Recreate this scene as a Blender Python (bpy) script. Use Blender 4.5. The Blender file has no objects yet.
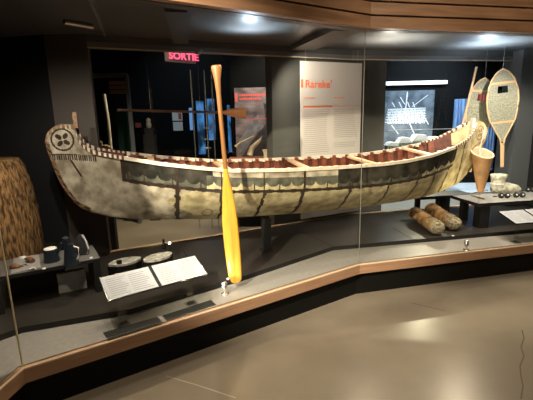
import bpy, bmesh, math, random
from mathutils import Vector, Matrix
random.seed(7)
COL = bpy.context.scene.collection
V = Vector
# ---------------------------------------------------------------- camera
F = 400.0
CAM = V((0, 0, 1.6))
_n = V((43, 1866, 400)).normalized()
_up = -_n
_fw = (V((0, 0, 1)) - V((0, 0, 1)).dot(_up) * _up).normalized()
_rt = _fw.cross(_up)
if _rt.x < 0: _rt = -_rt
def ray(x, y):
    d = V((x - 266.5, y - 200, F)); return V((d.dot(_rt), d.dot(_fw), d.dot(_up)))
def atZ(x, y, z):
    r = ray(x, y); return CAM + r * ((z - 1.6) / r.z)
def atY(x, y, Y):
    r = ray(x, y); return CAM + r * (Y / r.y)
cx = V((_rt.x, _fw.x, _up.x)); cd = V((_rt.y, _fw.y, _up.y)); cf = V((_rt.z, _fw.z, _up.z))
cam = bpy.data.cameras.new('camera'); co = bpy.data.objects.new('camera', cam); COL.objects.link(co)
cam.sensor_width = 36; cam.sensor_fit = 'HORIZONTAL'; cam.lens = F / 533 * 36
m = Matrix((cx, -cd, -cf)).transposed().to_4x4(); m.translation = CAM
co.matrix_world = m
sc = bpy.context.scene; sc.camera = co
# ---------------------------------------------------------------- materials
M = {}
def mat(name, c, rough=.6, metal=0, c2=None, scale=8, bump=0, stretch=(1, 1, 1), emit=None, es=1, detail=5, lo=.35, hi=.65, spec=.5, coat=0):
    m = bpy.data.materials.new(name); m.use_nodes = True; nt = m.node_tree; b = nt.nodes['Principled BSDF']
    b.inputs['Base Color'].default_value = (*c, 1); b.inputs['Roughness'].default_value = rough
    b.inputs['Metallic'].default_value = metal; b.inputs['Specular IOR Level'].default_value = spec
    b.inputs['Coat Weight'].default_value = coat
    if c2 or bump:
        tc = nt.nodes.new('ShaderNodeTexCoord'); mp = nt.nodes.new('ShaderNodeMapping'); mp.inputs['Scale'].default_value = stretch
        nz = nt.nodes.new('ShaderNodeTexNoise'); nz.inputs['Scale'].default_value = scale; nz.inputs['Detail'].default_value = detail
        nt.links.new(tc.outputs['Object'], mp.inputs[0]); nt.links.new(mp.outputs[0], nz.inputs['Vector'])
        if c2:
            r = nt.nodes.new('ShaderNodeValToRGB'); r.color_ramp.elements[0].position = lo; r.color_ramp.elements[1].position = hi
            r.color_ramp.elements[0].color = (*c, 1); r.color_ramp.elements[1].color = (*c2, 1)
            nt.links.new(nz.outputs[0], r.inputs[0]); nt.links.new(r.outputs[0], b.inputs['Base Color'])
        if bump:
            bp = nt.nodes.new('ShaderNodeBump'); bp.inputs['Strength'].default_value = bump; bp.inputs['Distance'].default_value = .02
            nt.links.new(nz.outputs[0], bp.inputs['Height']); nt.links.new(bp.outputs[0], b.inputs['Normal'])
    if emit:
        b.inputs['Emission Color'].default_value = (*emit, 1); b.inputs['Emission Strength'].default_value = es
    M[name] = m; return m
def glassmat(name, tint=(1, 1, 1), base=.01, rough=0):
    m = bpy.data.materials.new(name); m.use_nodes = True; nt = m.node_tree
    for n in list(nt.nodes): nt.nodes.remove(n)
    o = nt.nodes.new('ShaderNodeOutputMaterial'); mx = nt.nodes.new('ShaderNodeMixShader')
    tr = nt.nodes.new('ShaderNodeBsdfTransparent'); tr.inputs[0].default_value = (*tint, 1)
    gl = nt.nodes.new('ShaderNodeBsdfGlossy'); gl.inputs['Roughness'].default_value = rough
    lw = nt.nodes.new('ShaderNodeLayerWeight'); lw.inputs[0].default_value = .5
    p = nt.nodes.new('ShaderNodeMath'); p.operation = 'POWER'; p.inputs[1].default_value = 5
    a = nt.nodes.new('ShaderNodeMath'); a.operation = 'MULTIPLY_ADD'; a.inputs[1].default_value = .9; a.inputs[2].default_value = base
    nt.links.new(lw.outputs['Facing'], p.inputs[0]); nt.links.new(p.outputs[0], a.inputs[0]); nt.links.new(a.outputs[0], mx.inputs[0])
    nt.links.new(tr.outputs[0], mx.inputs[1]); nt.links.new(gl.outputs[0], mx.inputs[2]); nt.links.new(mx.outputs[0], o.inputs[0])
    M[name] = m
glassmat('glass', (.97, .98, .97)); glassmat('acrylic', (.93, .95, .95), .06)
mat('glass_edge', (.8, .68, .42), .4); mat('joint_grey', (.2, .2, .17), .4)
mat('concrete', (.21, .175, .13), .28, c2=(.29, .245, .185), scale=1.6, detail=8, bump=.012, spec=.5)
mat('black', (.007, .007, .007), .6); mat('black_gloss', (.006, .006, .007), .25)
mat('dark_room', (.006, .006, .0065), .8, spec=.08)
mat('ceil_black', (.008, .008, .009), .9, spec=.08)
mat('base_black', (.007, .0065, .006), .55, spec=.15)
mat('sill_grey', (.24, .222, .2), .35, c2=(.28, .26, .235), scale=30)
mat('platform_dark', (.030, .026, .023), .3, c2=(.038, .033, .029), scale=4)
mat('wood_edge', (.36, .2, .115), .45, c2=(.44, .26, .155), scale=4, stretch=(1, 1, 14), detail=6)
mat('wood_light', (.75, .56, .38), .4)
mat('fascia_wood', (.20, .105, .055), .5, c2=(.34, .19, .105), scale=2.2, stretch=(1, 1, 9), detail=7)
mat('panel_brown', (.085, .068, .058), .6, c2=(.1, .08, .068), scale=2)
mat('panel_dark', (.022, .021, .022), .6, spec=.2)
mat('wall_grey', (.085, .078, .07), .7, c2=(.1, .092, .082), scale=3)
mat('cool_grey', (.12, .13, .14), .6)
mat('case_ceiling', (.085, .085, .085), .35, c2=(.1, .1, .1), scale=6)
mat('beam_brown', (.1, .085, .07), .45)
mat('steel', (.45, .45, .45), .3, 1); mat('rail_metal', (.22, .22, .22), .35, .6); mat('steel_dark', (.12, .12, .12), .35, 1)
mat('bark', (.34, .27, .14), .5, c2=(.66, .57, .34), scale=12, stretch=(1, 1, 1), bump=.25, detail=9)
mat('bark_grey', (.22, .175, .12), .5, c2=(.56, .49, .37), scale=10, bump=.25, detail=9)
mat('pitch', (.02, .014, .01), .4, c2=(.05, .03, .02), scale=30)
mat('stain', (.05, .05, .036), .5, c2=(.14, .135, .10), scale=14)
mat('band_dark', (.012, .011, .009), .6, c2=(.06, .052, .038), scale=9, spec=.2)
mat('lash_brown', (.15, .075, .035), .6, c2=(.3, .17, .08), scale=60)
mat('gunwale_wood', (.6, .5, .38), .45, c2=(.74, .66, .54), scale=20)
mat('lash_dark', (.1, .04, .02), .6)
mat('rib_red', (.13, .035, .016), .5, c2=(.22, .07, .035), scale=20)
mat('sheath_red', (.06, .016, .01), .6, c2=(.12, .03, .018), scale=20)
mat('thwart_wood', (.66, .42, .25), .45)
mat('paddle_wood', (.6, .29, .03), .35, c2=(.76, .42, .06), scale=5, stretch=(9, 9, .5), detail=6)
mat('shaft_wood', (.22, .09, .025), .4, c2=(.33, .15, .05), scale=5, stretch=(9, 9, .5))
mat('dark_wood', (.07, .03, .015), .4, c2=(.12, .055, .03), scale=6)
mat('orange_wood', (.6, .26, .1), .4)
mat('paper', (.36, .37, .4), .5); mat('ink', (.12, .12, .14), .7); mat('ink_faint', (.36, .31, .29), .7)
mat('panel_white', (.62, .57, .52), .5); mat('orange', (.9, .18, .06), .5); mat('orange_soft', (.85, .38, .25), .5)
mat('thatch', (.09, .045, .015), .8, c2=(.5, .27, .1), scale=9, stretch=(6, 6, 1.3), bump=1, detail=8, lo=.4, hi=.6)
mat('stone', (.22, .2, .17), .7, c2=(.5, .47, .4), scale=30, bump=.4)
mat('iron_blue', (.03, .04, .055), .3, .5); mat('white', (.75, .73, .7), .5)
mat('tray', (.3, .28, .26), .5); mat('brown', (.2, .09, .04), .55)
mat('table_top', (.12, .115, .11), .45); mat('table_top_cool', (.3, .3, .29), .45)
mat('log_bark', (.06, .028, .01), .75, c2=(.36, .19, .06), scale=11, stretch=(1, 1, 1), bump=.8, detail=8, lo=.35, hi=.6)
mat('lichen', (.1, .08, .05), .9, c2=(.36, .3, .2), scale=45, bump=1)
mat('web', (.2, .2, .15), .8, c2=(.42, .42, .32), scale=60, detail=3, bump=.3, lo=.3, hi=.7)
mat('frame_wood', (.7, .47, .27), .45); mat('cone_bark', (.3, .15, .07), .6, c2=(.42, .24, .12), scale=9)
mat('cone_rim', (.55, .44, .3), .6); mat('cone_inner', (.28, .2, .12), .7); mat('moccasin', (.4, .38, .28), .8, c2=(.75, .73, .58), scale=25, bump=.6)
mat('horn', (.6, .42, .24), .4, c2=(.75, .58, .38), scale=9)
mat('mural', (.10, .075, .08), .6, c2=(.42, .32, .32), scale=5, stretch=(1, 1, 1.8), detail=9, emit=(.3, .2, .2), es=.0)
mat('mural_dark', (.03, .025, .03), .7, c2=(.09, .07, .07), scale=25)
mat('mural_snow', (.36, .36, .38), .7, c2=(.22, .2, .22), scale=14)
mat('red_text', (.8, .12, .1), .5, emit=(.9, .12, .1), es=.3)
mat('photo_dark', (.06, .075, .1), .5, c2=(.17, .2, .24), scale=7, detail=9)
mat('photo_white', (.75, .78, .8), .6)
mat('sign_red', (.8, .05, .12), .5, emit=(1, .10, .2), es=1.6)
mat('sign_box', (.35, .3, .28), .5, emit=(.5, .2, .2), es=.12)
mat('tube_light', (.9, .9, .9), .4, emit=(.8, .85, 1), es=1.1)
mat('tube_warm', (.9, .9, .8), .4, emit=(1, .93, .78), es=.9)
mat('led', (1, 1, 1), .4, emit=(1, .95, .8), es=14)
def litmat(name, c1_, c2_, e):
    m = mat(name, (.02, .04, .08), .5, c2=(.05, .1, .2), scale=3.5, detail=6, stretch=(2, 1, 1)); nt = m.node_tree; b = nt.nodes['Principled BSDF']
    nz = [n for n in nt.nodes if n.type == 'TEX_NOISE'][0]; r = nt.nodes.new('ShaderNodeValToRGB'); r.color_ramp.elements[0].position = .42; r.color_ramp.elements[1].position = .62
    r.color_ramp.elements[0].color = (*c1_, 1); r.color_ramp.elements[1].color = (*c2_, 1); nt.links.new(nz.outputs[0], r.inputs[0]); nt.links.new(r.outputs[0], b.inputs['Emission Color']); b.inputs['Emission Strength'].default_value = e
litmat('blue_lit', (.003, .01, .02), (.06, .24, .6), .7)
mat('blue_pale', (.2, .35, .6), .5, emit=(.12, .27, .6), es=.6)
mat('blue_cloth', (.1, .2, .42), .8, c2=(.3, .45, .7), scale=9, stretch=(3, 3, .4))
mat('red_cloth', (.4, .08, .05), .7)
mat('birch_pale', (.5, .47, .38), .7, c2=(.66, .63, .52), scale=14)
mat('teal', (.02, .07, .06), .3); mat('slat', (.32, .18, .07), .6); mat('model_cream', (.75, .68, .45), .6, c2=(.5, .42, .25), scale=30)
mat('shelf_white', (.6, .66, .72), .5); mat('red_brown', (.22, .05, .03), .6); mat('crack', (.12, .1, .08), .8); mat('seam', (.42, .38, .31), .6)
mat('silver', (.7, .7, .68), .25, .9); mat('vent_dark', (.07, .07, .062), .4, .3); mat('fur_dark', (.02, .02, .02), .9)
# ---------------------------------------------------------------- mesh helpers
class MB:
    def __init__(s): s.v = []; s.f = []; s.m = []; s.mats = []; s.sm = []
    def mi(s, n):
        if n not in s.mats: s.mats.append(n)
        return s.mats.index(n)
    def add(s, vs, fs, mt, smooth=False):
        o = len(s.v); s.v += [V(p) for p in vs]; k = s.mi(mt)
        for f in fs: s.f.append([i + o for i in f]); s.m.append(k); s.sm.append(smooth)
        return s
    def hexa(s, b, t, mt):   # 4 bottom, 4 top
        return s.add(list(b) + list(t), [(3, 2, 1, 0), (4, 5, 6, 7), (0, 1, 5, 4), (1, 2, 6, 5), (2, 3, 7, 6), (3, 0, 4, 7)], mt)
    def box(s, c, sz, mt, rz=0, R=None):
        R = R or Matrix.Rotation(rz, 3, 'Z'); c = V(c); p = []
        for z in (-.5, .5):
            for x, y in ((-.5, -.5), (.5, -.5), (.5, .5), (-.5, .5)): p.append(c + R @ V((x * sz[0], y * sz[1], z * sz[2])))
        return s.hexa(p[:4], p[4:], mt)
    def prism(s, pts, z0, z1, mt, top=None):
        n = len(pts); a = sum(pts[i][0] * pts[(i + 1) % n][1] - pts[(i + 1) % n][0] * pts[i][1] for i in range(n))
        if a < 0: pts = pts[::-1]
        vs = [(p[0], p[1], z0) for p in pts] + [(p[0], p[1], z1) for p in pts]
        s.add(vs, [tuple(range(n))[::-1]] + [(i, (i + 1) % n, (i + 1) % n + n, i + n) for i in range(n)], mt)
        return s.add(vs[n:], [tuple(range(n))], top or mt)
    def wall(s, p, q, z0, z1, th, mt):    # vertical slab from p to q, thickness to the left of p->q (behind)
        p = V(p[:2]); q = V(q[:2]); d = (q - p).normalized(); n = V((-d.y, d.x)) * th
        return s.prism([tuple(p), tuple(q), tuple(q + n), tuple(p + n)], z0, z1, mt)
    def slab(s, O, X, Y, Z, pts, mt, th):  # outline pts in plane (X,Y) at O, extruded th along Z
        n = len(pts); O, X, Y, Z = V(O), V(X), V(Y), V(Z)
        vs = [O + X * a + Y * b for a, b in pts]; vs += [p + Z * th for p in vs]
        return s.add(vs, [tuple(range(n))[::-1], tuple(range(n, 2 * n))] + [(i, (i + 1) % n, (i + 1) % n + n, i + n) for i in range(n)], mt)
    def tube(s, path, r, mt, seg=8, smooth=True, flat=1.0):
        path = [V(p) for p in path]; n = len(path); vs = []; rr = r if isinstance(r, (list, tuple)) else [r] * n
        for i, p in enumerate(path):
            t = (path[min(i + 1, n - 1)] - path[max(i - 1, 0)]).normalized()
            a = t.cross(V((0, 0, 1)));  a = a.normalized() if a.length > .05 else t.cross(V((1, 0, 0))).normalized()
            b = a.cross(t)
            for k in range(seg):
                an = 2 * math.pi * k / seg; vs.append(p + a * math.cos(an) * rr[i] + b * math.sin(an) * rr[i] * flat)
        fs = [(i * seg + k, i * seg + (k + 1) % seg, (i + 1) * seg + (k + 1) % seg, (i + 1) * seg + k) for i in range(n - 1) for k in range(seg)]
        s.add(vs, fs, mt, smooth)
        return s.add([vs[k] for k in range(seg)] + [vs[(n - 1) * seg + k] for k in range(seg)], [tuple(range(seg))[::-1], tuple(range(seg, 2 * seg))], mt)
    def lathe(s, c, prof, mt, seg=24, sx=1, sy=1, R=None):
        c = V(c); vs = []
        for r, z in prof:
            for k in range(seg):
                a = 2 * math.pi * k / seg; p = V((r * math.cos(a) * sx, r * math.sin(a) * sy, z)); vs.append(c + (R @ p if R else p))
        n = len(prof)
        s.add(vs, [(i * seg + k, i * seg + (k + 1) % seg, (i + 1) * seg + (k + 1) % seg, (i + 1) * seg + k) for i in range(n - 1) for k in range(seg)], mt, True)
        return s.add(vs[:seg] + vs[-seg:], [tuple(range(seg))[::-1], tuple(range(seg, 2 * seg))], mt)
    def build(s, name, parent=None):
        me = bpy.data.meshes.new(name); me.from_pydata([tuple(v) for v in s.v], [], s.f)
        for n in s.mats: me.materials.append(M[n])
        me.polygons.foreach_set('material_index', s.m); me.polygons.foreach_set('use_smooth', s.sm); me.update()
        o = bpy.data.objects.new(name, me); COL.objects.link(o)
        if parent: setpar(o, parent)
        return o
def setpar(o, parent):
    bpy.context.view_layer.update() if False else None
    o.parent = parent; o.matrix_parent_inverse = WM[parent.name].inverted() if parent.name in WM else Matrix()
WM = {}
def tag(o, label, cat, group=None, kind=None):
    o['label'] = label; o['category'] = cat
    if group: o['group'] = group
    if kind: o['kind'] = kind
    return o
def thing(name, loc, label, cat, group=None):
    o = bpy.data.objects.new(name, None); COL.objects.link(o); o.location = loc; o.empty_display_size = .05
    WM[o.name] = Matrix.Translation(V(loc)); return tag(o, label, cat, group)
def struct(o): o['kind'] = 'structure'; return o
def text(body, size, O, X, Y, mt, name, parent=None, th=.002, align='LEFT', bold=0):
    cu = bpy.data.curves.new(name, 'FONT'); cu.body = body; cu.size = size; cu.extrude = th; cu.align_x = align; cu.offset = bold; cu.resolution_u = 3
    o = bpy.data.objects.new('tmp', cu); COL.objects.link(o)
    dg = bpy.context.evaluated_depsgraph_get(); me = bpy.data.meshes.new_from_object(o.evaluated_get(dg)); bpy.data.objects.remove(o)
    X = V(X).normalized(); Y = V(Y).normalized(); R = Matrix((X, Y, X.cross(Y))).transposed().to_4x4(); R.translation = V(O)
    me.transform(R); me.materials.clear(); me.materials.append(M[mt]); me.name = name
    o = bpy.data.objects.new(name, me); COL.objects.link(o)
    if parent: setpar(o, parent)
    return o
def interp(tab, u):
    if u <= tab[0][0]: return tab[0][1]
    for (a, b), (c, d) in zip(tab, tab[1:]):
        if u <= c: return b + (d - b) * (u - a) / (c - a)
    return tab[-1][1]
# ---------------------------------------------------------------- the case lines
A = V((-1.331, 1.914)); B = V((.797, 3.303)); D = V((3.9, 4.03)); A0 = V((-1.46, .9))
def off(line, d):       # offset a polyline sideways (d>0 outwards, towards the visitor)
    out = []; ns = []
    for p, q in zip(line, line[1:]):
        t = (q - p).normalized(); ns.append(V((t.y, -t.x)))
    for i, p in enumerate(line):
        if i == 0: n = ns[0]
        elif i == len(line) - 1: n = ns[-1]
        else: n = (ns[i - 1] + ns[i]).normalized(); n = n / n.dot(ns[i])
        out.append(p + n * d)
    return out
FRONT = [A0, A, B, D]
def strip(mb, l1, l2, z0, z1, mt, top=None):
    for i in range(len(l1) - 1):
        mb.prism([tuple(l1[i]), tuple(l1[i + 1]), tuple(l2[i + 1]), tuple(l2[i])], z0, z1, mt, top)
    return mb
E1 = V((-1.50, 3.62)); R1 = V((1.02, 4.84)); R2 = V((3.9, 5.45)); KC = V((-1.85, 3.60)); KL = V((-4.2, 4.1))
# ---------------------------------------------------------------- room
struct(MB().box((0, 3, -.05), (14, 14, .1), 'concrete').build('floor'))
struct(MB().box((0, 3, 3.35), (14, 14, .1), 'ceil_black').build('ceiling'))
struct(MB().box((0, 8.85, 1.65), (14, .1, 3.3), 'dark_room').build('wall_back'))
struct(MB().box((0, -4.05, 1.65), (14, .1, 3.3), 'dark_room').build('wall_front'))
struct(MB().box((-7.05, 3, 1.65), (.1, 14.2, 3.3), 'dark_room').build('wall_left'))
struct(MB().box((7.05, 3, 1.65), (.1, 14.2, 3.3), 'dark_room').build('wall_right'))
# floor marks: thin joint and crack
c = MB()
def floorline(pts, w, mt):
    for (x0, y0), (x1, y1) in zip(pts, pts[1:]):
        p = atZ(x0, y0, 0); q = atZ(x1, y1, 0); t = (q - p).normalized(); n = V((-t.y, t.x, 0)) * w / 2
        c.prism([tuple((p - n)[:2]), tuple((q - n)[:2]), tuple((q + n)[:2]), tuple((p + n)[:2])], 0, .0006, mt)
floorline([(522, 330), (524, 338), (521, 347), (524, 356), (520, 366), (521, 376), (523, 386), (521, 399)], .008, 'crack')
floorline([(166, 376), (200, 386), (236, 398)], .007, 'seam')
floorline([(300, 303), (412, 305)], .004, 'crack') if False else None
floorline([(412, 303), (445, 311)], .006, 'crack')
tag(c.build('floor_joint'), 'thin crack and joint lines running across the tan concrete floor', 'floor crack', kind='structure')
# partition behind the case, carrying the text panel
d = (R1 - E1).normalized(); nb = V((-d.y, d.x))
pL = E1 + d * 1.83 + nb * .14; pR = E1 + d * 3.15 + nb * .14
pR = V((1.50, 5.10))
struct(MB().wall(pL, pR, 0, 3.2, .18, 'wall_grey').build('wall_middle'))
struct(MB().wall((3.17, 5.12), (3.42, 5.16), .36, 3.0, .3, 'cool_grey').build('wall_end'))
struct(MB().wall((3.45, 5.0), (4.6, 5.2), .36, 3.0, .3, 'panel_dark').build('wall_corner'))
# ---------------------------------------------------------------- display case
case = thing('display_case', (0, 3.2, 0), 'long glass museum display case with wood rim and black base', 'display case')
b = MB(); g1 = off(FRONT, -.04); g2 = off(FRONT, -.25); strip(b, g1, g2, 0, .24, 'base_black'); b.build('base', case)
b = MB(); strip(b, off(FRONT, .012), off(FRONT, -.03), .212, .292, 'wood_edge', 'wood_edge')
strip(b, off(FRONT, .013), off(FRONT, .0), .292, .3, 'wood_light'); b.build('wood_rim', case)
pf = [V((-2.3, 1.6)), V((-1.75, 2.06)), atZ(22, 327, .34).to_2d(), atZ(130, 309, .34).to_2d(), atZ(240, 277, .34).to_2d(), atZ(333, 246.5, .34).to_2d(), atZ(533, 229, .34).to_2d(), V((4.2, 4.5))]
# sill between glass and platform
b = MB(); gi = off(FRONT, -.03)
b.prism([tuple(gi[0]), tuple(gi[1]), tuple(gi[2]), tuple(gi[3]), tuple(pf[7]), tuple(pf[6]), tuple(pf[5]), tuple(pf[4]), tuple(pf[3]), tuple(pf[2]), tuple(pf[1]), tuple(pf[0])], .24, .3, 'sill_grey')
b.build('sill', case)
b = MB(); rear = [KL, KC, E1, R1, R2]
b.prism([tuple(p) for p in pf] + [tuple(p) for p in rear[::-1]], .2, .34, 'black', 'platform_dark')
# seams in the platform cladding
for s0, s1 in (((302, 232), (332, 246)), ((392, 227), (413, 240)), ((181, 246), (190, 262))):
    p = atZ(*s0, .34); q = atZ(*s1, .34); t = (q - p).normalized(); n = V((-t.y, t.x, 0)) * .004
    b.prism([tuple((p - n)[:2]), tuple((q - n)[:2]), tuple((q + n)[:2]), tuple((p + n)[:2])], .34, .3408, 'black')
b.build('platform', case)
b = MB(); strip(b, [E1, R1, R2], off([E1, R1, R2], -.05), .2, .352, 'wood_edge', 'wood_light'); b.build('rear_rim', case)
# glass: front panes, rear panes
TOPZ = 2.225
for i, (p, q) in enumerate(zip(FRONT, FRONT[1:])):
    t = (q - p).normalized(); MB().wall(p + t * .003, q - t * .003, .3, TOPZ, .010, 'glass').build('glass_pane', case)
for p, mt in ((A, 'glass_edge'), (B, 'joint_grey')):
    MB().tube([(p.x, p.y + .005, .3), (p.x, p.y + .005, TOPZ)], .0045 if mt == 'glass_edge' else .0032, mt, 6).build('glass_joint', case)
for p, q in ((E1, R1), (R1, R2)):
    t = (q - p).normalized(); o = V((-t.y, t.x)) * .02; MB().wall(p + t * .003 + o, q - t * .003 + o, .352, 2.19, .010, 'glass').build('glass_pane', case)
b = MB(); strip(b, [E1, R1, R2], off([E1, R1, R2], -.06), 2.19, 2.24, 'rail_metal'); 
strip(b, off([E1, R1, R2], .004), [E1, R1, R2], 2.19, 2.198, 'wood_light'); b.build('top_rail', case)
# case ceiling with beams
b = MB(); b.prism([tuple(p) for p in off(FRONT, -.02)] + [tuple(R2), tuple(R1), tuple(E1), tuple(KL)], 2.30, 2.33, 'case_ceiling'); b.build('ceiling_panel', case)
b = MB()
def beam(p, q, w, z0, z1, mt): 
    p = V(p); q = V(q); t = (q - p).normalized(); n = V((-t.y, t.x)) * w / 2
    b.prism([tuple(p - n), tuple(q - n), tuple(q + n), tuple(p + n)], z0, z1, mt)
strip(b, off([A, B, D], -.02), off([A, B, D], -.10), 2.225, 2.3, 'beam_brown')
beam(B + V((-.10, .18)), V((.42, 4.45)), .26, 2.25, 2.3, 'beam_brown')
beam(V((-.55, 2.75)), V((-.75, 3.9)), .14, 2.25, 2.3, 'case_ceiling')
beam(V((-.95, 2.35)), V((-1.35, 3.65)), .02, 2.285, 2.3, 'steel')
strip(b, [E1, R1, R2], off([E1, R1, R2], -.06), 2.24, 2.3, 'case_ceiling')
b.build('ceiling_beam', case)
# brown partition at the rear left end of the case
b = MB(); b.wall(KC, E1, .34, 2.3, .06, 'panel_brown'); b.wall(KL, KC, .34, 2.3, .06, 'panel_dark'); b.build('end_panel', case)
# vents let into the sill
def vent(px):
    p = [atZ(x, y, .3) for x, y in px]
    k = MB(); k.prism([tuple(q[:2]) for q in p], .3, .303, 'vent_dark')
    X = p[1] - p[0]; Y = p[3] - p[0]
    for i in range(5):
        a = p[0] + Y * (.1 + .2 * i); e = a + X; n = Y.normalized() * .003
        k.prism([tuple((a - n)[:2]), tuple((e - n)[:2]), tuple((e + n)[:2]), tuple((a + n)[:2])], .303, .306, 'steel_dark')
    k.build('vent_grille', case)
vent([(108, 340), (163, 323), (158, 318), (103, 333)]); vent([(167, 321), (216, 305), (211, 300), (162, 316)])
# ---------------------------------------------------------------- slatted wood canopy over the case
can = thing('slatted_canopy', (0, 3.2, 2.22), 'angled canopy of three horizontal wooden boards above the case front', 'canopy')
for k in range(3):
    z0 = 2.225 + k * .098 + (0 if k else 0)
    b = MB(); cl = off([A0, A, B, D], .06); cb = off([A0, A, B, D], -.0)
    strip(b, cl, cb, z0, z0 + .084, 'fascia_wood'); b.build('board', can)
b = MB(); strip(b, off(FRONT, .035), off(FRONT, -.02), 2.235, 2.52, 'black'); b.build('backing', can)
b = MB(); strip(b, off(FRONT, .02), off(FRONT, -.3), 2.535, 3.29, 'ceil_black'); struct(b.build('wall_canopy'))
# ---------------------------------------------------------------- birch bark canoe
c0 = V((-1.72, 3.1)); c1 = V((2.43, 4.3)); CL = (c1 - c0).length; CT = (c1 - c0).normalized(); CN = V((CT.y, -CT.x))
keel = [(.03, 1.42), (.035, 1.368), (.049, 1.306), (.066, 1.211), (.096, 1.106), (.13, 1.03), (.185, .936), (.23, .886), (.324, .834), (.436, .80), (.67, .756), (1.0, .722), (1.35, .693), (2.1, .676), (2.75, .676), (3.2, .695), (3.45, .722), (3.69, .773), (3.877, .831), (3.985, .91), (4.08, 1.0), (4.146, 1.104), (4.211, 1.228), (4.24, 1.335)]
topt = [(.03, 1.425), (.045, 1.48), (.067, 1.512), (.113, 1.548), (.164, 1.562), (.25, 1.555), (.268, 1.50), (.28, 1.44), (.31, 1.395), (.379, 1.352), (.45, 1.335), (.62, 1.30), (.88, 1.25), (1.15, 1.21), (1.4, 1.178), (1.85, 1.16), (2.3, 1.154), (2.75, 1.155), (3.0, 1.165), (3.3, 1.195), (3.6, 1.25), (3.8, 1.315), (3.92, 1.385), (4.0, 1.445), (4.05, 1.478), (4.09, 1.485), (4.17, 1.462), (4.215, 1.41), (4.24, 1.34)]
def Bm(u): return max(.012, .42 * max(0, 1 - abs(2 * u / CL - 1) ** 2.4))
def beamw(u):
    e = min(u, 4.27 - u)
    k = min(1, max(0, (e - .02) / .42)); k = k * k * (3 - 2 * k)
    return .012 + (Bm(u) - .012) * k
def hull(u, t, side, ins=0):
    zk = interp(keel, u); zg = interp(topt, u); b = beamw(u)
    e = min(u, 4.27 - u); bl = min(1, max(0, (e - .1) / 1.0))
    fu = math.sin(min(1, t * 1.25) * math.pi / 2) ** .75      # full mid section
    fe = .25 + .75 * t ** 1.3 if t > 0 else .1                # sharp ends
    prof = fe + (fu - fe) * bl
    if t == 0: prof = 0
    h = max(0, b * prof - ins); z = zk + (zg - zk) * t + (ins if t < .15 else 0)
    p = c0 + CT * u + CN * side * h
    return V((p.x, p.y, z))
us = []; u = .03
while u < 4.24: us.append(u); u += .0045 if (u < .45 or u > 3.85) else .010
us.append(4.24)
NT = 96; ts = [(k / NT) ** 1.0 for k in range(NT + 1)]
seams = [(.62, .012), (.98, .021), (1.32, .012), (1.66, .014), (2.0, .017), (2.45, .015), (2.85, .013), (3.18, .012), (3.42, .012), (3.62, .012), (3.82, .010)]
def wob(u, t, s): return .007 * math.sin(7 * t + s * 3.1) + .004 * math.sin(31 * t + s) - .05 * (t - .3) * (1 if s > 4 else .2)
def petals(du, dz, R):
    r = math.hypot(du, dz)
    if r > R: return None
    if r > R * .84: return 'pitch'
    for k in range(4):
        a = math.pi / 4 + k * math.pi / 2 + .12; pr = du * math.cos(a) + dz * math.sin(a) - .40 * R; pt = -du * math.sin(a) + dz * math.cos(a)
        if (pr / (.30 * R)) ** 2 + (pt / (.20 * R)) ** 2 < 1: return 'pitch'
    return 'bark_grey'
def hullmat(u, t, side):
    zk = interp(keel, u); zg = interp(topt, u); z = zk + (zg - zk) * t
    if side > 0:
        m = petals(u - .158, z - 1.443, .088) or petals((u - 4.125) * 1.25, z - 1.36, .078)
        if m: return 'bark' if (m == 'bark_grey' and u > 4) else ('lash_brown' if m == 'pitch' and u > 4 else m)
        if u < .40 and abs(z - (1.315 - .05 * (u - .05))) < .024 and u > .06: return 'pitch' if (u * 62) % 1 < .6 or z > 1.325 else 'bark_grey'
        if u > 3.98 and abs(z - (1.21 + .45 * (u - 4.05))) < .015: return 'lash_brown' if (u * 60) % 1 < .6 else 'bark'
    e = min(u, 4.27 - u)
    if u < .4 and z < interp(keel, u - .028) + .012: return 'lash_brown' if (z * 38 + u * 20 + .3 * math.sin(z * 90)) % 1 < .6 else 'pitch'
    if (u < .45 or u > 3.95) and z - zk < .05 * (1 if u < .3 or u > 4.0 else .35): return 'lash_brown' if (z * 45 + u * 20) % 1 < .55 else 'pitch'
    if u < .27 and zg - z < .036: return 'lash_brown' if u * 30 % 1 < .6 else 'bark_grey'
    if .03 < u < .3 and abs((z - 1.28) * .5 + (u - .2)) < .008 and z < 1.29 and z > 1.15: return 'pitch'
    tb = .66 - .06 * min(1, max(0, (u - .6) / 2.0))
    if .57 < u < 3.66:
        if abs(t - tb) < (.030 + .006 * math.sin(u * 60)): return 'pitch'
        if t > tb:
            if u < .60: return 'pitch'
            if t > .96: return 'bark_grey' if 1.25 < u < 2.2 else 'pitch'
            k = (u / .105) % 1; sc = math.sqrt(max(0, 1 - (2 * k - 1) ** 2))
            lim = tb + .17 - .09 * sc
            if any(abs(u - s) < w * .5 for s, w in seams): return 'pitch'
            if t > lim:
                if t > tb + .24: return 'band_dark' if (u < 1.25 or u > 2.3) else 'bark_grey'
                return 'stain' if 1.2 < u < 2.3 else 'band_dark'
            if abs(k) < .03: return 'pitch'
            return 'bark' if 1.2 < u < 2.3 or u > 3.2 else 'stain'
    for i, (s, w) in enumerate(seams):
        if (t < tb or u > 3.66 or u < .57) and i > 0 and abs(u - s - wob(u, t, i)) < w * (.9 + .18 * math.sin(40 * t + i)) : return 'pitch'
    if abs(math.hypot((u - 1.22), (z - .80)) - .04) < .004 and side > 0: return 'lash_brown'
    return 'bark' if u > 1.0 + .1 * math.sin(12 * t) else 'bark_grey'
can0 = thing('birch_bark_canoe', (*((c0 + c1) / 2), .68), 'long birch bark canoe with patterned dark band and upturned ends, raised above the platform', 'canoe')
b = MB()
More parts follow.
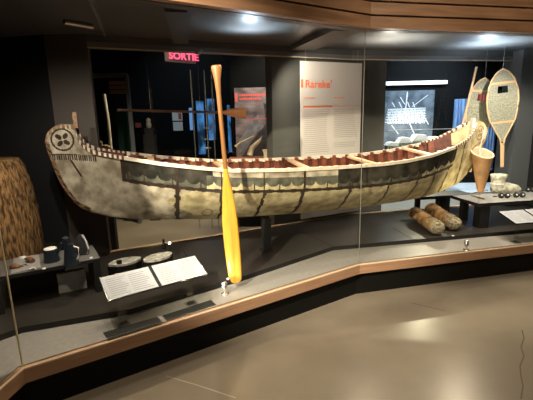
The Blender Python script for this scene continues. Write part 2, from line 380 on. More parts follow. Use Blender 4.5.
for side in (1, -1):
    grid = [[hull(u, t, side) for t in ts] for u in us]; base = len(b.v)
    for row in grid: b.v += row
    n = len(ts)
    for i in range(len(us) - 1):
        um = (us[i] + us[i + 1]) / 2
        for j in range(n - 1):
            a = base + i * n + j; f = [a, a + n, a + n + 1, a + 1]
            if side < 0: f = f[::-1]
            b.f.append(f); b.m.append(b.mi(hullmat(um, (ts[j] + ts[j + 1]) / 2, side))); b.sm.append(True)
b.build('hull', can0)
b = MB(); uin = [.42 + .04 * k for k in range(88)]
for side in (1, -1):
    grid = [[hull(u, t, side, .012) for t in [k / 14 for k in range(15)]] for u in uin]; base = len(b.v)
    for row in grid: b.v += row
    for i in range(len(uin) - 1):
        for j in range(14):
            a = base + i * 15 + j; f = [a, a + 15, a + 16, a + 1]
            if side > 0: f = f[::-1]
            b.f.append(f); b.m.append(b.mi('sheath_red')); b.sm.append(True)
b.build('planking', can0)
u = .55
while u < 3.8:
    b = MB(); w = .028
    pts = [(1, k / 12) for k in range(12, -1, -1)] + [(-1, k / 12) for k in range(1, 13)]
    vs = []
    for s, t in pts:
        for du, ins in ((-w, .016), (w, .016), (w, .028), (-w, .028)): vs.append(hull(u + du, t * .97, s, ins))
    fs = [(i * 4 + k, i * 4 + (k + 1) % 4, i * 4 + 4 + (k + 1) % 4, i * 4 + 4 + k) for i in range(len(pts) - 1) for k in range(4)]
    b.add(vs, fs, 'rib_red'); b.build('rib', can0); u += .105
gus = [.262, .268, .275, .285, .295, .31, .325, .34, .36, .38, .4, .42, .44] + [.46 + .018 * k for k in range(195)] + [3.985, 4.0, 4.015, 4.03]
for side in (1, -1):
    b = MB(); ms = MB()
    for i in range(len(gus) - 1):
        q = []
        for u in (gus[i], gus[i + 1]):
            p = hull(u, 1, side); bb = beamw(u)
            for dn, dz in ((.012, -.018), (.012, .008), (-.014, .008), (-.014, -.018)): q.append(p + V((CN.x, CN.y, 0)) * side * dn + V((0, 0, dz)))
        end = gus[i] < .75 or gus[i] > 3.55
        lash = (i % 2 == 0) if end else (i % 5 == 0)
        b.add(q, [(0, 1, 5, 4), (1, 2, 6, 5), (2, 3, 7, 6), (3, 0, 4, 7)], 'lash_dark' if lash and (gus[i] < .62 or gus[i] > 3.6) else 'gunwale_wood')
    b.build('gunwale', can0)
for side in (1, -1):      # reddish lashing blocks along the inner gunwale
    for k in range(44):
        u = .62 + k * .07; p = hull(u, 1, side) + V((CN.x, CN.y, 0)) * side * -.03 + V((0, 0, -.006))
        MB().box(p, (.03, .022, .03), 'rib_red' if k % 2 else 'gunwale_wood', math.atan2(CT.y, CT.x)).build('lashing', can0)
for u in (.80, 1.40, 2.06, 2.72, 3.34):
    p = hull(u, .97, 1, .02); q = hull(u + (.10 if u > 1.9 else 0), .97, -1, .02); k = MB()
    t = (q - p).normalized(); n = V((-t.y, t.x, 0)) * .027
    k.hexa([p - n - V((0, 0, .012)), q - n - V((0, 0, .012)), q + n - V((0, 0, .012)), p + n - V((0, 0, .012))], [p - n + V((0, 0, .008)), q - n + V((0, 0, .008)), q + n + V((0, 0, .008)), p + n + V((0, 0, .008))], 'thwart_wood'); k.build('thwart', can0)
# end posts standing up at the bow and stern
pb = c0 + CT * .262; ps = c0 + CT * 4.04
MB().box((pb.x, pb.y, 1.59), (.03, .03, .12), 'lash_brown', .28).build('end_post', can0)
MB().box((ps.x, ps.y, 1.46), (.03, .03, .1), 'gunwale_wood', .28).build('end_post', can0)
# stands under the canoe
def stand(u, label, w=.075):
    p = c0 + CT * u; t = thing('canoe_stand', (p.x, p.y, .34), label, 'stand')
    zk = interp(keel, u)
    MB().box((p.x, p.y, .34 + (zk - .36) / 2), (w, w, zk - .36), 'black', .28).build('post', t)
    MB().box((p.x, p.y, .346), (.11, .11, .01), 'black', .28).build('foot_plate', t)
stand(1.78, 'black square post holding up the canoe right of the yellow paddle blade')
# acrylic cradle right of the paddle
p = c0 + CT * 1.45; k = MB(); pz = hull(1.45, .12, 1)
k.prism([(pz.x - .04, pz.y - .05), (pz.x + .06, pz.y - .05), (pz.x + .06, pz.y - .03), (pz.x - .04, pz.y - .03)], .34, pz.z, 'acrylic')
tag(k.build('acrylic_support'), 'clear acrylic support plate under the hull beside the yellow paddle', 'support')
# ---------------------------------------------------------------- tall standing paddle
PY = atZ(236, 283, .345).y
tip = atZ(236, 283, .345); top = atY(216, 65, PY); ax = (top - tip); LP = ax.length; ax.normalize(); sx = V((1, 0, 0)); sx = (sx - ax * sx.dot(ax)).normalized(); nf = ax.cross(sx)
pd = thing('canoe_paddle', tip, 'tall wooden paddle with bright yellow blade standing upright in front of the canoe', 'paddle')
def flat(path, mt, name, parent, O, ax, sx, nf):   # path of (pos, halfwidth, halfthick, dx)
    k = MB(); vs = []; S = 12
    for s, w, th, dx in path:
        for i in range(S):
            a = 2 * math.pi * i / S; vs.append(O + ax * s + sx * (w * math.cos(a) + dx) + nf * th * math.sin(a))
    n = len(path)
    k.add(vs, [(i * S + j, i * S + (j + 1) % S, (i + 1) * S + (j + 1) % S, (i + 1) * S + j) for i in range(n - 1) for j in range(S)], mt, True)
    k.add(vs[:S] + vs[-S:], [tuple(range(S))[::-1], tuple(range(S, 2 * S))], mt)
    return k.build(name, parent)
flat([(0, .02, .006, 0), (.008, .035, .009, 0), (.03, .046, .01, 0), (.07, .052, .011, -.001), (.2, .058, .011, -.002), (.35, .060, .012, -.003), (.5, .058, .013, -.003), (.62, .048, .015, 0), (.72, .036, .016, 0), (.82, .022, .016, 0), (.88, .0165, .016, 0)], 'paddle_wood', 'blade', pd, tip, ax, sx, nf)
flat([(.88, .0165, .016, 0), (1.2, .015, .015, 0), (LP - .18, .0165, .014, 0), (LP - .1, .022, .013, 0), (LP - .02, .036, .012, 0), (LP - .005, .034, .012, 0), (LP, .025, .008, 0)], 'shaft_wood', 'shaft', pd, tip, ax, sx, nf)
flat([(.06, .003, .013, 0), (.5, .004, .0145, 0), (.85, .003, .017, 0)], 'orange_wood', 'blade_ridge', pd, tip, ax, sx, nf)
# horizontal paddle hanging behind the canoe
p0 = atY(117, 110, 3.78) ; p1 = atY(246, 113, 4.22)
hx = (p1 - p0); HL = hx.length; hx.normalize(); hz = V((0, 0, 1)) - hx * hx.z; hz.normalize()
hp = thing('hanging_paddle', p0, 'slender dark paddle hanging level behind the canoe with orange blade', 'paddle')
flat([(0, .016, .012, 0), (.05, .012, .012, 0), (HL * .7, .012, .012, 0), (HL * .8, .014, .012, 0)], 'dark_wood', 'shaft', hp, p0, hx, hz, hx.cross(hz))
flat([(HL * .8, .014, .012, 0), (HL * .86, .038, .01, 0), (HL * .98, .055, .008, 0), (HL, .05, .006, 0)], 'orange_wood', 'blade', hp, p0, hx, hz, hx.cross(hz))
for s in (.3, HL * .62):
    q = p0 + hx * s; MB().tube([q, (q.x, q.y, 2.3)], .0018, 'steel', 5).build('wire', hp)
# ---------------------------------------------------------------- text panels
def plate(px_bl, px_br, zf, zb, depth, label, legs, cols, ext=0, grp='slanted text plates at the case front'):
    bl = atZ(*px_bl, zf); br = atZ(*px_br, zf); X = (br - bl); W = X.length + ext; X.normalize(); n = V((-X.y, X.x, 0))
    Yv = (n * depth + V((0, 0, zb - zf))); L_ = Yv.length; Yv.normalize(); Zv = X.cross(Yv)
    t = thing('text_plate', bl, label, 'text plate', grp)
    MB().slab(bl, X, Yv, Zv, [(0, 0), (W, 0), (W, L_), (0, L_)], 'black_gloss', -.01).build('backing', t)
    g = W / cols
    for c_ in range(cols):
        MB().slab(bl + Zv * .0005, X, Yv, Zv, [(c_ * g + .006, .006), ((c_ + 1) * g - .006 - (.012 if c_ == 0 and cols > 1 else 0), .006), ((c_ + 1) * g - .006 - (.012 if c_ == 0 and cols > 1 else 0), L_ - .006), (c_ * g + .006, L_ - .006)], 'paper', .001).build('sheet', t)
        k = MB(); rows = 9
        for r in range(rows):
            y = L_ * (.12 + .78 * r / rows); x0 = c_ * g + .03
            for cc in range(2):
                xa = x0 + cc * (g - .06) / 2; k.slab(bl + Zv * .0017, X, Yv, Zv, [(xa, y), (xa + (g - .06) * (.4 + .06 * math.sin(r * 5 + cc)), y), (xa + (g - .06) * (.4 + .06 * math.sin(r * 5 + cc)), y + .0035), (xa, y + .0035)], 'ink', .0004)
        k.build('printed_lines', t)
    for s in legs:
        q = bl + X * s + n * .02; z1 = zf + (zb - zf) * .1
        MB().box((q.x, q.y, (z1 + .3) / 2 - .006), (.05, .006, z1 - .3 - .02), 'acrylic', math.atan2(X.y, X.x)).build('leg', t)
        MB().box((q.x, q.y, .307), (.08, .08, .006), 'acrylic', math.atan2(X.y, X.x)).build('foot', t)
    return t
plate((108, 301), (208, 274), .5, .585, .20, 'slanted pair of white printed sheets left of the paddle', (.08, .55), 2)
plate((516, 224), (533, 222.5), .5, .57, .24, 'slanted white printed plate below the right-hand table', (.04, .5), 2, .42)
# tall interpretive panel
P0 = V((.386, 4.519)); P1 = V((.968, 4.80)); X = (P1 - P0).normalized(); P0 = P0 + V((X.y, -X.x)) * .03; P1 = P0 + X * .825
tp = thing('interpretive_panel', (P0.x, P0.y, .36), 'tall pale text panel with orange heading hanging behind the canoe', 'text panel')
X3 = V((X.x, X.y, 0)); Y3 = V((0, 0, 1)); N3 = X3.cross(Y3)
ztop = 2.15; W = .825
MB().slab(V((P0.x, P0.y, .40)), X3, Y3, N3, [(0, 0), (W, 0), (W, ztop - .40), (0, ztop - .40)], 'panel_white', -.015).build('board', tp)
O = V((P0.x, P0.y, 0)) + N3 * .001
text("Rareke'", .115, O + X3 * .055 + Y3 * (ztop - .275), X3, Y3, 'orange', 'heading', tp, .001, bold=.002)
def bar(x, z, w, h, mt): k.slab(O + X3 * x + Y3 * z, X3, Y3, N3, [(0, 0), (w, 0), (w, h), (0, h)], mt, .0015)
for nm_, args in (('heading_block', (0, ztop - .275, .028, .085, 'orange')), ('heading_rule', (.03, ztop - .475, .76, .006, 'orange_soft')), ('heading_rule', (.03, ztop - .485, .38, .016, 'orange')), ('subheading', (.04, ztop - .39, .14, .014, 'orange_soft')), ('subheading', (.44, ztop - .39, .15, .014, 'orange_soft'))):
    k = MB(); bar(*args); k.build(nm_, tp)
k = MB()
for r in range(22):
    z = ztop - .515 - r * .0225
    for cc in range(2):
        if r in (15, 16) and cc == 1: continue
        if (cc == 1 and r > 19): continue
        bar(.04 + cc * .40, z, .34 - .05 * abs(math.sin(r * 3.3 + cc)), .0045, 'ink_faint')
k.build('printed_lines', tp)
for s in (.06, .76): MB().tube([O + X3 * s + Y3 * ztop, O + X3 * s + Y3 * 2.3], .002, 'steel', 5).build('wire', tp)
# exit sign in the gallery behind
s0 = atY(164, 47, 5.4); s1 = atY(194.5, 49.5, 5.4); X = (s1 - s0).normalized(); Yv = V((0, 0, 1)); Nv = X.cross(Yv).normalized(); h = .17; W = (s1 - s0).length
ex = thing('exit_sign', s0, 'lit pink-red SORTIE sign high in the dark gallery behind the case', 'exit sign')
O = s0 - Yv * (h + .0)
MB().slab(O, X, Yv, Nv, [(0, 0), (W, 0), (W, h), (0, h)], 'sign_box', -.05).build('housing', ex)
text('SORTIE', .118, O + X * .055 + Yv * .035 + Nv * .002, X, Yv, 'sign_red', 'lettering', ex, .002, bold=.003)
MB().tube([s0 + X * W / 2 + Yv * .03, V(((s0 + X * W / 2).x, (s0 + X * W / 2).y, 3.3))], .012, 'black').build('hanger', ex)
# mural with red heading
a = atY(234, 88, 5.6); e = atY(290, 91, 5.6); X = V((e.x - a.x, 0, 0)).normalized(); Yv = V((0, 0, 1)); Nv = V((0, -1, 0)); W = e.x - a.x; H = a.z - .95
mu = thing('wall_mural', (a.x, 5.6, .95), 'mauve landscape mural with red two-line heading behind the paddle', 'mural')
O = V((a.x, 5.6, .95))
MB().slab(O, X, Yv, Nv, [(0, 0), (W, 0), (W, H), (0, H)], 'mural', -.03).build('board', mu)
MB().slab(O, X, Yv, Nv, [(0.02, .0), (W, 0), (W, .42), (W * .72, .56), (W * .6, .78), (W * .52, .8), (W * .56, .52), (W * .3, .3)], 'mural_dark', .002).build('dark_ridge', mu)
MB().slab(O, X, Yv, Nv, [(0.04, .12), (W * .5, .5), (W * .42, .66), (W * .2, .45), (.04, .3)], 'mural_snow', .0015).build('snow_slope', mu)
k = MB()
for i, (zz, w) in enumerate(((H - .11, .52), (H - .16, .3))):
    for j in range(int(w / .03)):
        k.slab(O + X * (.07 + j * .03) + Yv * zz, X, Yv, Nv, [(0, 0), (.022, 0), (.022, .022 + .008 * ((j * 7) % 3)), (0, .022 + .006 * (j % 2))], 'red_text', .003)
k.slab(O + X * .01 + Yv * (H - .18), X, Yv, Nv, [(0, 0), (.03, 0), (.03, .11), (0, .11)], 'red_text', .003)
k.slab(O + Yv * (H - .42), X, Yv, Nv, [(.15, 0), (W, 0), (W, .008), (.15, .008)], 'red_text', .003)
k.build('heading', mu)
struct(MB().box((.05, 5.68, 1.65), (1.0, .1, 3.3), 'dark_room').build('wall_mural'))
struct(MB().box((3.2, 6.88, 1.65), (2.8, .1, 3.3), 'dark_room').build('wall_photo'))
# shelf with horn and small drum beneath the mural
sh = tag(MB().box((atY(259, 158, 5.0).x, 5.05, 1.02), (.75, .25, .10), 'red_brown').build('display_shelf'), 'red-brown shelf behind the canoe carrying a curved horn', 'shelf')
p = [atY(x, y, 5.0) for x, y in ((250, 155), (250.5, 152), (252, 148), (256, 144), (260, 140), (262, 136))]
b = MB(); b.tube(p, [.035, .036, .034, .028, .018, .006], 'horn', 12); o = b.build('powder_horn'); tag(o, 'pale curved horn standing upright on the red-brown shelf', 'horn')
q = atY(266, 157, 4.98); tag(MB().lathe((q.x, q.y, 1.07), [(.03, 0), (.028, .05), (.04, .09), (.05, .1)], 'horn').build('antler_stub'), 'short pale flared stub standing right of the curved horn', 'antler')
p = [atY(x, y, 5.0) for x, y in ((236, 147), (240, 143), (248, 139), (254, 136))]
tag(MB().tube(p, [.022, .014, .01, .008], 'horn', 8).build('bone_tool'), 'slim pale bone-like stick leaning left of the curved horn', 'tool')
# ---------------------------------------------------------------- historic photograph, light bar, fort model
a = atY(385, 91, 6.8); e = atY(435, 91, 6.8); bt = atY(410, 152, 6.8); W = e.x - a.x; zb = bt.z; H = a.z - zb; O = V((a.x, 6.8, zb)); X = V((1, 0, 0))
ph = thing('historic_photo', O, 'large blue-grey monochrome photograph with pale horizontal rows behind the case', 'photograph')
MB().slab(O, X, Yv, V((0, -1, 0)), [(0, 0), (W, 0), (W, H), (0, H)], 'photo_dark', -.03).build('print', ph)
k = MB(); Nn = V((0, -1, 0))
for r in range(6):
    zz = H * .70 - r * .042
    k.slab(O + Yv * zz, X, Yv, Nn, [(.06 - r * .008, 0), (W - .14 + r * .006, .008), (W - .14 + r * .006, .022), (.06 - r * .008, .014)], 'photo_white', .001)
    for j in range(26):
        x = .06 + j * (W - .2) / 26 + random.uniform(-.006, .006); k.slab(O + Yv * zz, X, Yv, Nn, [(x, -random.uniform(.012, .03)), (x + .016, -.02), (x + .018, 0), (x + .002, 0)], 'photo_white', .001)
for x0, z0, x1, z1 in ((.42, .72, .44, .98), (.55, .74, .85, .92), (.3, .9, .40, .78), (.2, .74, .14, .82), (.34, .73, .28, .82), (.50, .73, .45, .82), (.6, .73, .56, .81), (.7, .7, .9, .45), (.15, .45, .3, .3), (.5, .5, .62, .3)):
    k.slab(O, X, Yv, Nn, [(x0 * W, z0 * H), (x0 * W + .018, z0 * H), (x1 * W + .018, z1 * H), (x1 * W, z1 * H)], 'photo_white', .001)
k.build('image_lines', ph)
a = atY(386, 83.5, 6.8); e = atY(447, 84, 6.8)
tag(MB().box(((a.x + e.x) / 2, 6.808, a.z), (e.x - a.x, .044, .055), 'tube_light').build('light_bar'), 'long white light bar above the monochrome photograph', 'light')
z0 = atY(400, 150.5, 6.3).z; xa = atY(383, 153, 6.3).x; xb = atY(447, 153, 6.3).x
sf = thing('model_showcase', (xa, 6.3, 0), 'low showcase with pale shelf and thin glass hood behind the canoe', 'showcase')
MB().box(((xa + xb) / 2, 6.35, z0 - .02), (xb - xa, .5, .05), 'shelf_white').build('shelf', sf)
MB().box(((xa + xb) / 2, 6.35, (z0 - .045) / 2), (xb - xa - .1, .4, z0 - .045), 'dark_room').build('pedestal', sf)
k = MB(); zt = atY(440, 129, 6.1).z
MB().box(((xa + xb) / 2, 6.1, (z0 + zt) / 2), (xb - xa, .008, zt - z0), 'glass').build('glass_hood', sf)
k.box(((xa + xb) / 2, 6.1, zt), (xb - xa, .008, .008), 'shelf_white'); k.box((xb, 6.1, (z0 + zt) / 2), (.012, .012, zt - z0), 'shelf_white'); k.build('hood_edge', sf)
bx = atY(386, 147, 6.3).x
for i, (w, h_, lb) in enumerate(((.16, .13, 'small brown-cream hut model at the left end of the pale shelf'), (.2, .2, 'cream model house second from left on the pale shelf'), (.26, .24, 'tallest cream model house midway along the pale shelf'), (.2, .2, 'cream model house with low roof right of the tallest one'))):
    t = thing('model_house', (bx + w / 2, 6.3, z0 + .005), lb, 'model house', 'cream scale models on the pale shelf')
    MB().box((bx + w / 2, 6.3, z0 + .005 + h_ * .3), (w, .16, h_ * .6), 'model_cream').build('walls', t)
    MB().slab((bx, 6.2, z0 + .005 + h_ * .6), X, Yv, V((0, 1, 0)), [(-.01, 0), (w + .01, 0), (w * .75, h_ * .4), (w * .25, h_ * .4)], 'white', .2).build('roof', t)
    k = MB()
    for j in range(int(w / .05)): MB().box((bx + .03 + j * .05, 6.218, z0 + h_ * .3), (.014, .006, h_ * .28), 'brown').build('window', t)
    bx += w + .01
# ---------------------------------------------------------------- bark cylinder, left
c_ = atY(-4, 245, 3.28); zt = atY(10, 160, 3.2).z; zb_ = .46
pl = tag(MB().box((c_.x - .05, 3.12, .40), (1.0, .8, .12), 'platform_dark', .28).build('low_plinth'), 'low dark plinth under the shaggy brown cylinder', 'plinth')
R_ = .36
b = MB(); S = 96; prof = [(1.02, 0), (1.03, .1), (1.03, .35), (.99, .6), (.92, .82), (.84, .95), (.78, 1.0), (.5, 1.005)]
vs = []
for r, z in [(interp([(z_, r_) for r_, z_ in prof], k / 30), k / 30) for k in range(31)]:
    for k in range(S):
        a = 2 * math.pi * k / S; rr = R_ * r * (1 + .018 * math.sin(k * 2.7 + 3 * math.sin(z * 5)) + random.uniform(-.008, .008))
        vs.append((c_.x + rr * math.cos(a), 3.25 + rr * math.sin(a), zb_ + z * (zt - zb_)))
b.add(vs, [(i * S + k, i * S + (k + 1) % S, (i + 1) * S + (k + 1) % S, (i + 1) * S + k) for i in range(30) for k in range(S)] + [tuple(range(30 * S, 31 * S))], 'thatch', True)
tag(b.build('bark_cylinder'), 'large shaggy brown bark-covered cylinder standing at the left end', 'basket')
# ---------------------------------------------------------------- left table
fl = V((-1.80, 2.43)); fr = V((-1.227, 2.777)); t_ = (fr - fl).normalized(); n_ = V((-t_.y, t_.x)); br = fr + n_ * .36; bl = fl + n_ * .36
lt = thing('display_table', (-1.5, 2.75, .34), 'low dark table with grey top holding vessels at the left end', 'table')
MB().prism([tuple(fl), tuple(fr), tuple(br), tuple(bl)], .575, .6, 'black', 'table_top').build('table_top', lt)
MB().prism([tuple(fr - t_ * .05), tuple(fr - t_ * .005), tuple(br - t_ * .005), tuple(br - t_ * .05)], .34, .575, 'black').build('side_panel', lt)
MB().prism([tuple(fl + t_ * .005), tuple(fl + t_ * .05), tuple(bl + t_ * .05), tuple(bl + t_ * .005)], .34, .575, 'black').build('side_panel', lt)
MB().prism([tuple(fl + t_ * .05 + n_ * .3), tuple(fr - t_ * .22 + n_ * .3), tuple(fr - t_ * .22 + n_ * .32), tuple(fl + t_ * .05 + n_ * .32)], .34, .575, 'black').build('back_panel', lt)
q = fr - t_ * .19 + n_ * .16
tag(MB().box((q.x, q.y, .415), (.19, .05, .15), 'white', math.atan2(t_.y, t_.x)).build('grey_box'), 'plain pale grey box underneath the left table', 'box')
q = [atZ(x, y, .6) for x, y in ((11, 274.5), (41, 268), (39, 255), (14, 259))]
tag(MB().prism([tuple(p[:2]) for p in q], .6, .607, 'tray').build('tray'), 'thin light grey tray with small brown tools on the left table', 'tray')
def obj_on(px, z): return atZ(*px, z)
p = obj_on((15, 268), .607); tag(MB().lathe(p, [(.022, 0), (.026, .012), (.018, .026), (.004, .032)], 'brown', 12, 1.5, .9).build('brown_carving'), 'dark brown block-like carving at the near left of the tray', 'carving')
p = obj_on((33, 263), .607); tag(MB().tube([p + V((0, 0, .015)), p + V((-.03, .02, .02)), p + V((-.07, .03, .024))], [.018, .02, .008], 'brown', 8).build('wooden_pipe'), 'reddish-brown pipe-shaped piece at the right rear of the tray', 'tool')
p = obj_on((24, 266), .607)
ring = [p + V((.022 * math.cos(a / 8 * math.pi), .018 * math.sin(a / 8 * math.pi), .004)) for a in range(14)]
tag(MB().tube(ring, .003, 'steel', 6).build('wire_loop'), 'small open metal loop at the middle of the tray', 'wire loop')
p = obj_on((32, 270), .607); tag(MB().tube([p + V((-.02, 0, .005)), p + V((.0, .02, .008)), p + V((.025, .004, .005))], .006, 'white', 6).build('white_hook'), 'small white hook at the near right of the tray', 'hook')
p = obj_on((23, 258), .607); tag(MB().lathe(p, [(.02, 0), (.018, .012), (.003, .016)], 'white', 12, 1.3).build('white_bead'), 'rounded white piece at the back of the tray', 'bead')
# squat vessel with raised handle
p = obj_on((52, 261), .6); v = thing('tin_cup', p, 'squat dark blue vessel with pale top and raised angled handle', 'cup')
MB().lathe(p, [(.055, 0), (.053, .004), (.05, .04), (.046, .085), (.044, .092)], 'iron_blue').build('body', v)
MB().lathe(p + V((0, 0, .092)), [(.044, 0), (.044, .006), (.02, .008)], 'white').build('lid', v)
MB().tube([p + V((.04, 0, .05)), p + V((.062, .0, .085)), p + V((.088, .0, .135))], [.012, .010, .012], 'iron_blue', 8).build('handle', v)
p = obj_on((71.5, 264), .6); v = thing('black_jug', p, 'tall narrow black jug nearest the right edge of the left table', 'jug')
MB().lathe(p, [(.055, 0), (.05, .01), (.04, .06), (.034, .12), (.03, .15)], 'iron_blue', 24).build('body', v)
MB().slab(p + V((-.03, -.03, .15)), (1, 0, 0), (0, 0, 1), (0, 1, 0), [(0, 0), (.035, 0), (.03, .04), (0, .05)], 'iron_blue', .05).build('spout', v)
MB().tube([p + V((.03, 0, .13)), p + V((.062, 0, .12)), p + V((.058, 0, .05)), p + V((.04, 0, .03))], .006, 'white', 8).build('handle', v)
p = obj_on((83, 254), .6); v = thing('strapped_pouch', p, 'black pouch with pale strap behind the tall black jug', 'pouch')
MB().lathe(p, [(.045, 0), (.048, .03), (.042, .09), (.028, .135), (.02, .15)], 'fur_dark', 20, 1, .7).build('body', v)
MB().tube([p + V((.02, -.02, .155)), p + V((.042, -.02, .11)), p + V((.052, -.015, .05)), p + V((.045, -.02, .01))], .007, 'white', 8).build('strap', v)
for i, (px, lb) in enumerate((((44, 269), 'tiny white number tag left of the squat vessel'), ((91, 258), 'tiny white number tag at the right edge of the left table'), ((45, 252), 'tiny white number tag behind the squat vessel'))):
    p = obj_on(px, .6); tag(MB().lathe(p, [(.012, 0), (.012, .006), (.004, .008)], 'white', 12).build('number_tag'), lb, 'number tag', 'white tags on the left table')
# ---------------------------------------------------------------- two leaf-shaped plinths
def lozenge(cx_, cy_, a, b_, rot, n=28):
    out = []
    for k in range(n):
        t = 2 * math.pi * k / n; x = a * math.copysign(abs(math.cos(t)) ** 1.0, math.cos(t)); y = b_ * math.copysign(abs(math.sin(t)) ** 1.3, math.sin(t))
        out.append((cx_ + x * math.cos(rot) - y * math.sin(rot), cy_ + x * math.sin(rot) + y * math.cos(rot)))
    return out
for i, (px, rot, lb, lb2) in enumerate((((125, 261), .62, 'black leaf-shaped plinth nearer the left table', 'flat pale speckled stone piece on the plinth nearer the left table'), ((158, 256.5), .8, 'black leaf-shaped plinth nearer the paddle', 'flat pale stone piece on the plinth nearer the paddle'))):
    p = atZ(*px, .47); o = MB().prism(lozenge(p.x, p.y, .138, .085, rot), .34, .458, 'black_gloss').build('oval_plinth'); tag(o, lb, 'plinth', 'leaf-shaped plinths')
    k = MB(); k.prism(lozenge(p.x, p.y, .13, .077, rot), .458, .474, 'stone'); tag(k.build('stone_slab'), lb2, 'stone', 'pale stone pieces on plinths')
p = atZ(118, 265, .474); v = tag(MB().box(p + V((0, .03, .012)), (.035, .03, .025), 'black', .6).build('black_block'), 'tiny black block on the pale speckled stone', 'block')
p = atZ(164, 249, .474); v = thing('small_bottle', p, 'tiny dark bottle standing at the far end of the plinth nearer the paddle', 'bottle')
MB().lathe(p, [(.018, 0), (.018, .04), (.009, .055)], 'black_gloss', 14).build('body', v); MB().lathe(p + V((0, 0, .055)), [(.009, 0), (.009, .02), (.012, .022), (.012, .03)], 'black_gloss', 12).build('neck', v)
p = atZ(170, 249, .36); v = thing('pin_light', (p.x, p.y, .34), 'tiny bright white pin light beside the small dark bottle', 'light')
MB().tube([(p.x, p.y, .34), (p.x, p.y, .41)], .006, 'silver').build('stem', v); MB().lathe((p.x, p.y, .41), [(.004, 0), (.011, .006), (.011, .014), (.003, .02)], 'led', 12).build('bulb', v)
# mini spot fixtures on the sill
def minispot(px, label, rz):
    p = atZ(*px, .3); v = thing('mini_spotlight', (p.x, p.y, .3), label, 'spotlight', 'silver mini spotlights on the sill')
    MB().lathe(p, [(.028, 0), (.028, .008), (.01, .012)], 'silver', 16).build('base', v)
    MB().tube([p + V((0, 0, .01)), p + V((0, 0, .045))], .007, 'silver').build('stem', v)
    R = Matrix.Rotation(rz, 3, 'Z') @ Matrix.Rotation(-.5, 3, 'X')
    MB().lathe(p + V((0, 0, .045)), [(.012, -.01), (.021, 0), (.022, .04), (.016, .048)], 'silver', 16, R=R).build('head', v)
minispot((225, 294), 'silver mini spotlight on the sill left of the paddle tip', .3); minispot((466, 250), 'silver mini spotlight on the sill below the bark rolls', -.4)
# white tag on platform
for px, lb in (((228, 279), 'tiny white tag on the platform beside the paddle tip'), ((453, 236), 'tiny white tag on the platform right of the bark rolls'), ((300, 253), 'tiny white tag near the platform edge below the canoe')):
    if px[0] == 300: continue
    p = atZ(*px, .34); tag(MB().lathe(p, [(.012, 0), (.012, .006), (.004, .008)], 'white', 12).build('platform_tag'), lb, 'number tag', 'white tags on the platform')
# ---------------------------------------------------------------- bark rolls
for i, (pn, pf_, rr, lb) in enumerate((((437, 226, 3.98), (414, 212, 4.5), .08, 'brown bark roll with pale knobbly end, left one of the pair'), ((454, 223, 4.12), (431, 208, 4.62), .08, 'brown bark roll with pale knobbly end, right one of the pair'))):
    a = atY(*pn); e = atY(*pf_); print('roll', a, e)
    a.z = .34 + rr * .93; e.z = max(e.z, .34 + .08)
    v = thing('bark_roll', (a.x, a.y, .34), lb, 'bark roll', 'pair of bark rolls'); d_ = (e - a); n = 14
    k = MB(); k.tube([a + d_ * (s / n) + V((0, 0, .006 * math.sin(s * 2.3 + i))) for s in range(n + 1)], [rr * (1.0 - .08 * s / n + .05 * math.sin(s * 1.9 + i)) for s in range(n + 1)], 'log_bark', 18, True, .85)
    k.build('roll', v)
    k = MB(); dn = d_.normalized()
    k.tube([a - dn * .07, a - dn * .055, a - dn * .02, a + dn * .03, a + dn * .09, a + dn * .12], [rr * .35, rr * .7, rr * .98, rr * 1.0, rr * .98, rr * .9], 'lichen', 18, True, .92); k.build('knobbly_end', v)
# ---------------------------------------------------------------- right tables
def table(name, pts, z, label, legs, top):
    cxm = sum(p[0] for p in pts) / 4; cym = sum(p[1] for p in pts) / 4; v = thing(name, (cxm, cym, .34), label, 'table')
    MB().prism(pts, z - .035, z, 'black', top).build('table_top', v)
    for lx, ly, w, d2 in legs: MB().box((lx, ly, (.34 + z - .035) / 2), (w, d2, z - .035 - .34), 'black', .16).build('leg', v)
    return v
table('display_table', [(2.25, 4.14), (3.6, 4.36), (3.53, 4.8), (2.17, 4.58)], .62, 'low black table with cool grey top holding the moccasin and goggles', [(2.34, 4.22, .11, .11), (3.4, 4.42, .11, .11), (2.30, 4.53, .07, .07), (3.35, 4.7, .07, .07)], 'table_top_cool')
table('display_table', [(1.78, 4.62), (2.5, 4.74), (2.46, 5.0), (1.74, 4.88)], .60, 'low dark table partly hidden behind the stern of the canoe', [(2.14, 4.74, .13, .1), (1.85, 4.78, .05, .05)], 'table_top')
# conical bark basket
p = atY(482, 155, 4.12); zb_ = .74; zt = atY(482, 153, 4.12).z; v = thing('bark_cone', (p.x, p.y, .62), 'brown conical bark bucket with pale rim at the stern of the canoe', 'bucket')
R_ = .108; q = V((p.x + .03, p.y + .02, 0))
k = MB(); S = 24; vs = []
for s in range(9):
    f_ = s / 8; c2 = V((q.x * (1 - f_) + p.x * f_, q.y * (1 - f_) + p.y * f_, zb_ + (zt - zb_) * f_)); rr = .028 + (R_ - .028) * f_ ** .85
    for j in range(S): vs.append(c2 + V((rr * math.cos(6.28318 * j / S), rr * .9 * math.sin(6.28318 * j / S), rr * .42 * f_ * math.sin(6.28318 * j / S) - .1 * rr * f_ * math.cos(6.28318 * j / S))))
n = 9
inner = [V((p.x + (w_.x - p.x) * .93, p.y + (w_.y - p.y) * .93, w_.z - .002)) for w_ in vs[-S:]]; low = [V((p.x + (w_.x - p.x) * .5, p.y + (w_.y - p.y) * .5, w_.z - .2)) for w_ in vs[-S:]]
k.add(vs, [(i * S + j, i * S + (j + 1) % S, (i + 1) * S + (j + 1) % S, (i + 1) * S + j) for i in range(n - 1) for j in range(S)] + [tuple(range(S))[::-1]], 'cone_bark', True)
